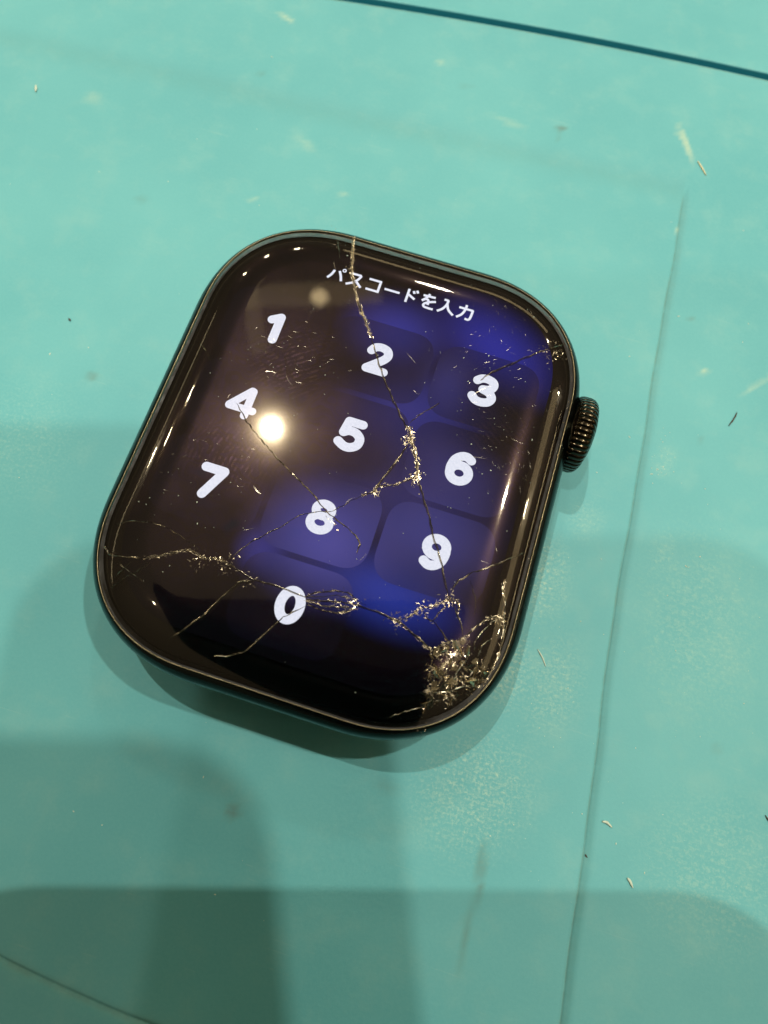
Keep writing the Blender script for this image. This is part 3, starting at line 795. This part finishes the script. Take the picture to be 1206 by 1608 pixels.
for (x, y, s, k, a0) in ((-7.5, 7.6, 1.6, 26, -4), (-11, -4.5, 2.0, 26, 12), (10, 12, 2.0, 30, 30), (11.5, 5.5, 2.0, 26, 5), (-6, 5, 4, 14, 60), (6, 4, 7, 24, -30), (9.5, 17.0, 1.6, 18, -55), (14.2, 3, 1, 16, -70)):
    for _ in range(k):
        px, py = random.gauss(x, s), random.gauss(y, s)
        if glass_inset(px, py) < 0.8: continue
        scratch(px, py, random.uniform(0.15, 0.8), a0 + random.gauss(0, 14), random.choice((0.012, 0.016, 0.024)))
o = mesh_obj('scratches', rv, rf, M['scratch'], glass); o['kind'] = 'stuff'

# ------------------------------------------------------------------ bits lying on the mat
def mat_h(x, y):
    u = x * 0.998 + y * 0.0628; v = -x * 0.0628 + y * 0.998
    return 0.20 if (u > 28.9 or v > 47.2) else 0.006
def lint(name, label, cat, pts, w, mat, group=None):
    """a thin lens-shaped chip or fibre along a bent line"""
    P = catmull(pts, 6) if len(pts) > 2 else [tuple(Vector(pts[0]).lerp(Vector(pts[1]), i / 6)) for i in range(7)]
    n = len(P); V, F = [], []
    for i, (x, y) in enumerate(P):
        a, b = P[max(0, i - 1)], P[min(n - 1, i + 1)]
        d = Vector((b[0] - a[0], b[1] - a[1])).normalized(); nr = Vector((-d.y, d.x))
        ww = w * (0.25 + 0.75 * math.sin(math.pi * (i + 0.6) / (n + 0.2))) * random.uniform(0.85, 1.15)
        z = mat_h(x, y)
        for k in range(6):
            t = 2 * math.pi * k / 6
            V.append((x + nr.x * ww / 2 * math.cos(t), y + nr.y * ww / 2 * math.cos(t), z + w * 0.28 * (1 + math.sin(t))))
        if i:
            for k in range(6):
                F.append(((i - 1) * 6 + k, (i - 1) * 6 + (k + 1) % 6, i * 6 + (k + 1) % 6, i * 6 + k))
    F += [tuple(range(5, -1, -1)), tuple(range(len(V) - 6, len(V)))]
    o = mesh_obj(name, V, F, mat, None, True)
    o['label'] = label; o['category'] = cat
    if group: o['group'] = group
    return o
lint('straw_fibre', 'pale yellow fibre lying past the far corner of the tray', 'fibre', [(26.5, 50.8), (27.1, 50.1), (27.8, 49.1)], 0.20, M['lint'])
lint('lint_flake', 'small cream flake near the upper left corner of the picture', 'flake', [(-51.0, 35.5), (-50.6, 34.6)], 0.30, M['dust'])
lint('lint_flake', 'cream flake right of the grimy tray edge, the one nearer the watch', 'flake', [(30.8, -23.0), (31.2, -22.95), (31.7, -23.2)], 0.24, M['dust'])
lint('lint_flake', 'thin cream flake right of the tray edge, the one nearer the bottom', 'flake', [(33.8, -26.7), (34.1, -26.9), (34.4, -27.3)], 0.26, M['dust'])
lint('dark_fibre', 'short brown fibre on the mat right of the crown', 'fibre', [(36.1, 19.8), (35.9, 19.0), (35.5, 18.0)], 0.17, M['darklint'])
lint('lint_flake', 'slanted pale flake beside the shattered corner of the watch', 'flake', [(21.9, -10.3), (22.5, -10.9), (23.0, -11.6)], 0.15, M['dust'])
lint('dark_speck', 'tiny black speck on the mat right of the tray edge near two cream flakes', 'speck', [(30.0, -26.0), (30.25, -26.2)], 0.16, M['darklint'])
lint('dark_speck', 'tiny black speck at the right edge on the bare mat', 'speck', [(44.6, -18.2), (45.1, -18.7)], 0.16, M['darklint'])
lint('dark_speck', 'tiny black speck on the mat left of the watch', 'speck', [(-34.0, 8.0), (-33.7, 7.8)], 0.22, M['darklint'])
wv_, wf_ = [], []
for (x, y, sx, sy, k) in ((33, -10, 9, 16, 60), (22, -16, 4, 10, 40), (-20, 30, 22, 16, 26), (35, 25, 7, 15, 20), (-4, -30, 10, 8, 10), (-30, 0, 8, 10, 10), (29.5, 11.8, 0.7, 1.2, 26), (29.3, 15, .4, .5, 8)):
    for _ in range(k):
        px, py = random.gauss(x, sx), random.gauss(y, sy)
        if abs(px) < 19.5 and abs(py) < 23: continue
        fleck(wv_, wf_, (px, py, mat_h(px, py)), (0, 0, 1), random.choice((0.02, 0.03, 0.03, 0.04, 0.05, 0.07)), random.choice((1, 1, 1.6, 2.4)))
o = mesh_obj('mat_dust', wv_, wf_, M['dust']); o['kind'] = 'stuff'; o['label'] = 'fine pale dust scattered over the teal mat'

# ------------------------------------------------------------------ the phone held over the bench: its shadows and reflection are in view
phone = thing('phone', 'black phone held above the watch, seen by its shadows and reflection', 'phone')
PW, PH, PT, PR = 71.5, 147.5, 8.0, 11.0
LENS_R, LENS_T = 25.0, 20.0         # from the lens to the edges nearest it
def cam_pt(a, b, back): return CAM + CR_ * a - CD_ * b - CF_ * back
def slab(name, x0, x1, y0, y1, r, f0, f1, mat):
    cx, cy, a, b = (x0 + x1) / 2, (y0 + y1) / 2, (x1 - x0) / 2, (y1 - y0) / 2
    V, F = [], []
    lv = [(1.2, f0), (0.35, f0 + 0.3), (0, f0 + 1.0), (0, f1 - 1.0), (0.35, f1 - 0.3), (1.2, f1)] if f1 - f0 > 4 else [(0.3, f0), (0, f0 + 0.3), (0, f1)]
    for ins, bk in lv:
        ol = outline(a - ins, b - ins, r - ins * 0.5, 2.2, 12, 2)
        n = len(ol)
        V += [tuple(cam_pt(cx + x, cy + y, bk)) for x, y in ol]
    for j in range(len(lv) - 1):
        for i in range(n):
            k = (i + 1) % n; F.append((j * n + i, j * n + k, (j + 1) * n + k, (j + 1) * n + i))
    F.append(tuple(range(n - 1, -1, -1))); F.append(tuple(range(len(V) - n, len(V))))
    return mesh_obj(name, V, F, mat, phone, False)
slab('body', LENS_R - PW, LENS_R, LENS_T - PH, LENS_T, PR, 3.2, 3.2 + PT, M['phone'])
slab('camera_plate', LENS_R - 39, LENS_R - 2.5, LENS_T - 39, LENS_T - 2.5, 9.0, 1.4, 3.15, M['phone'])
for (a, b) in ((0, 0), (9.0, 9.0 - 13.0), (0.0, -18.5)):
    if (a, b) == (0, 0): slab('lens', a - 5, a + 5, b - 5, b + 5, 5.0, 0.6, 1.35, M['lens'])
    else: slab('lens', a - 6, a + 6, b - 6, b + 6, 6.0, 0.3, 1.35, M['lens'])
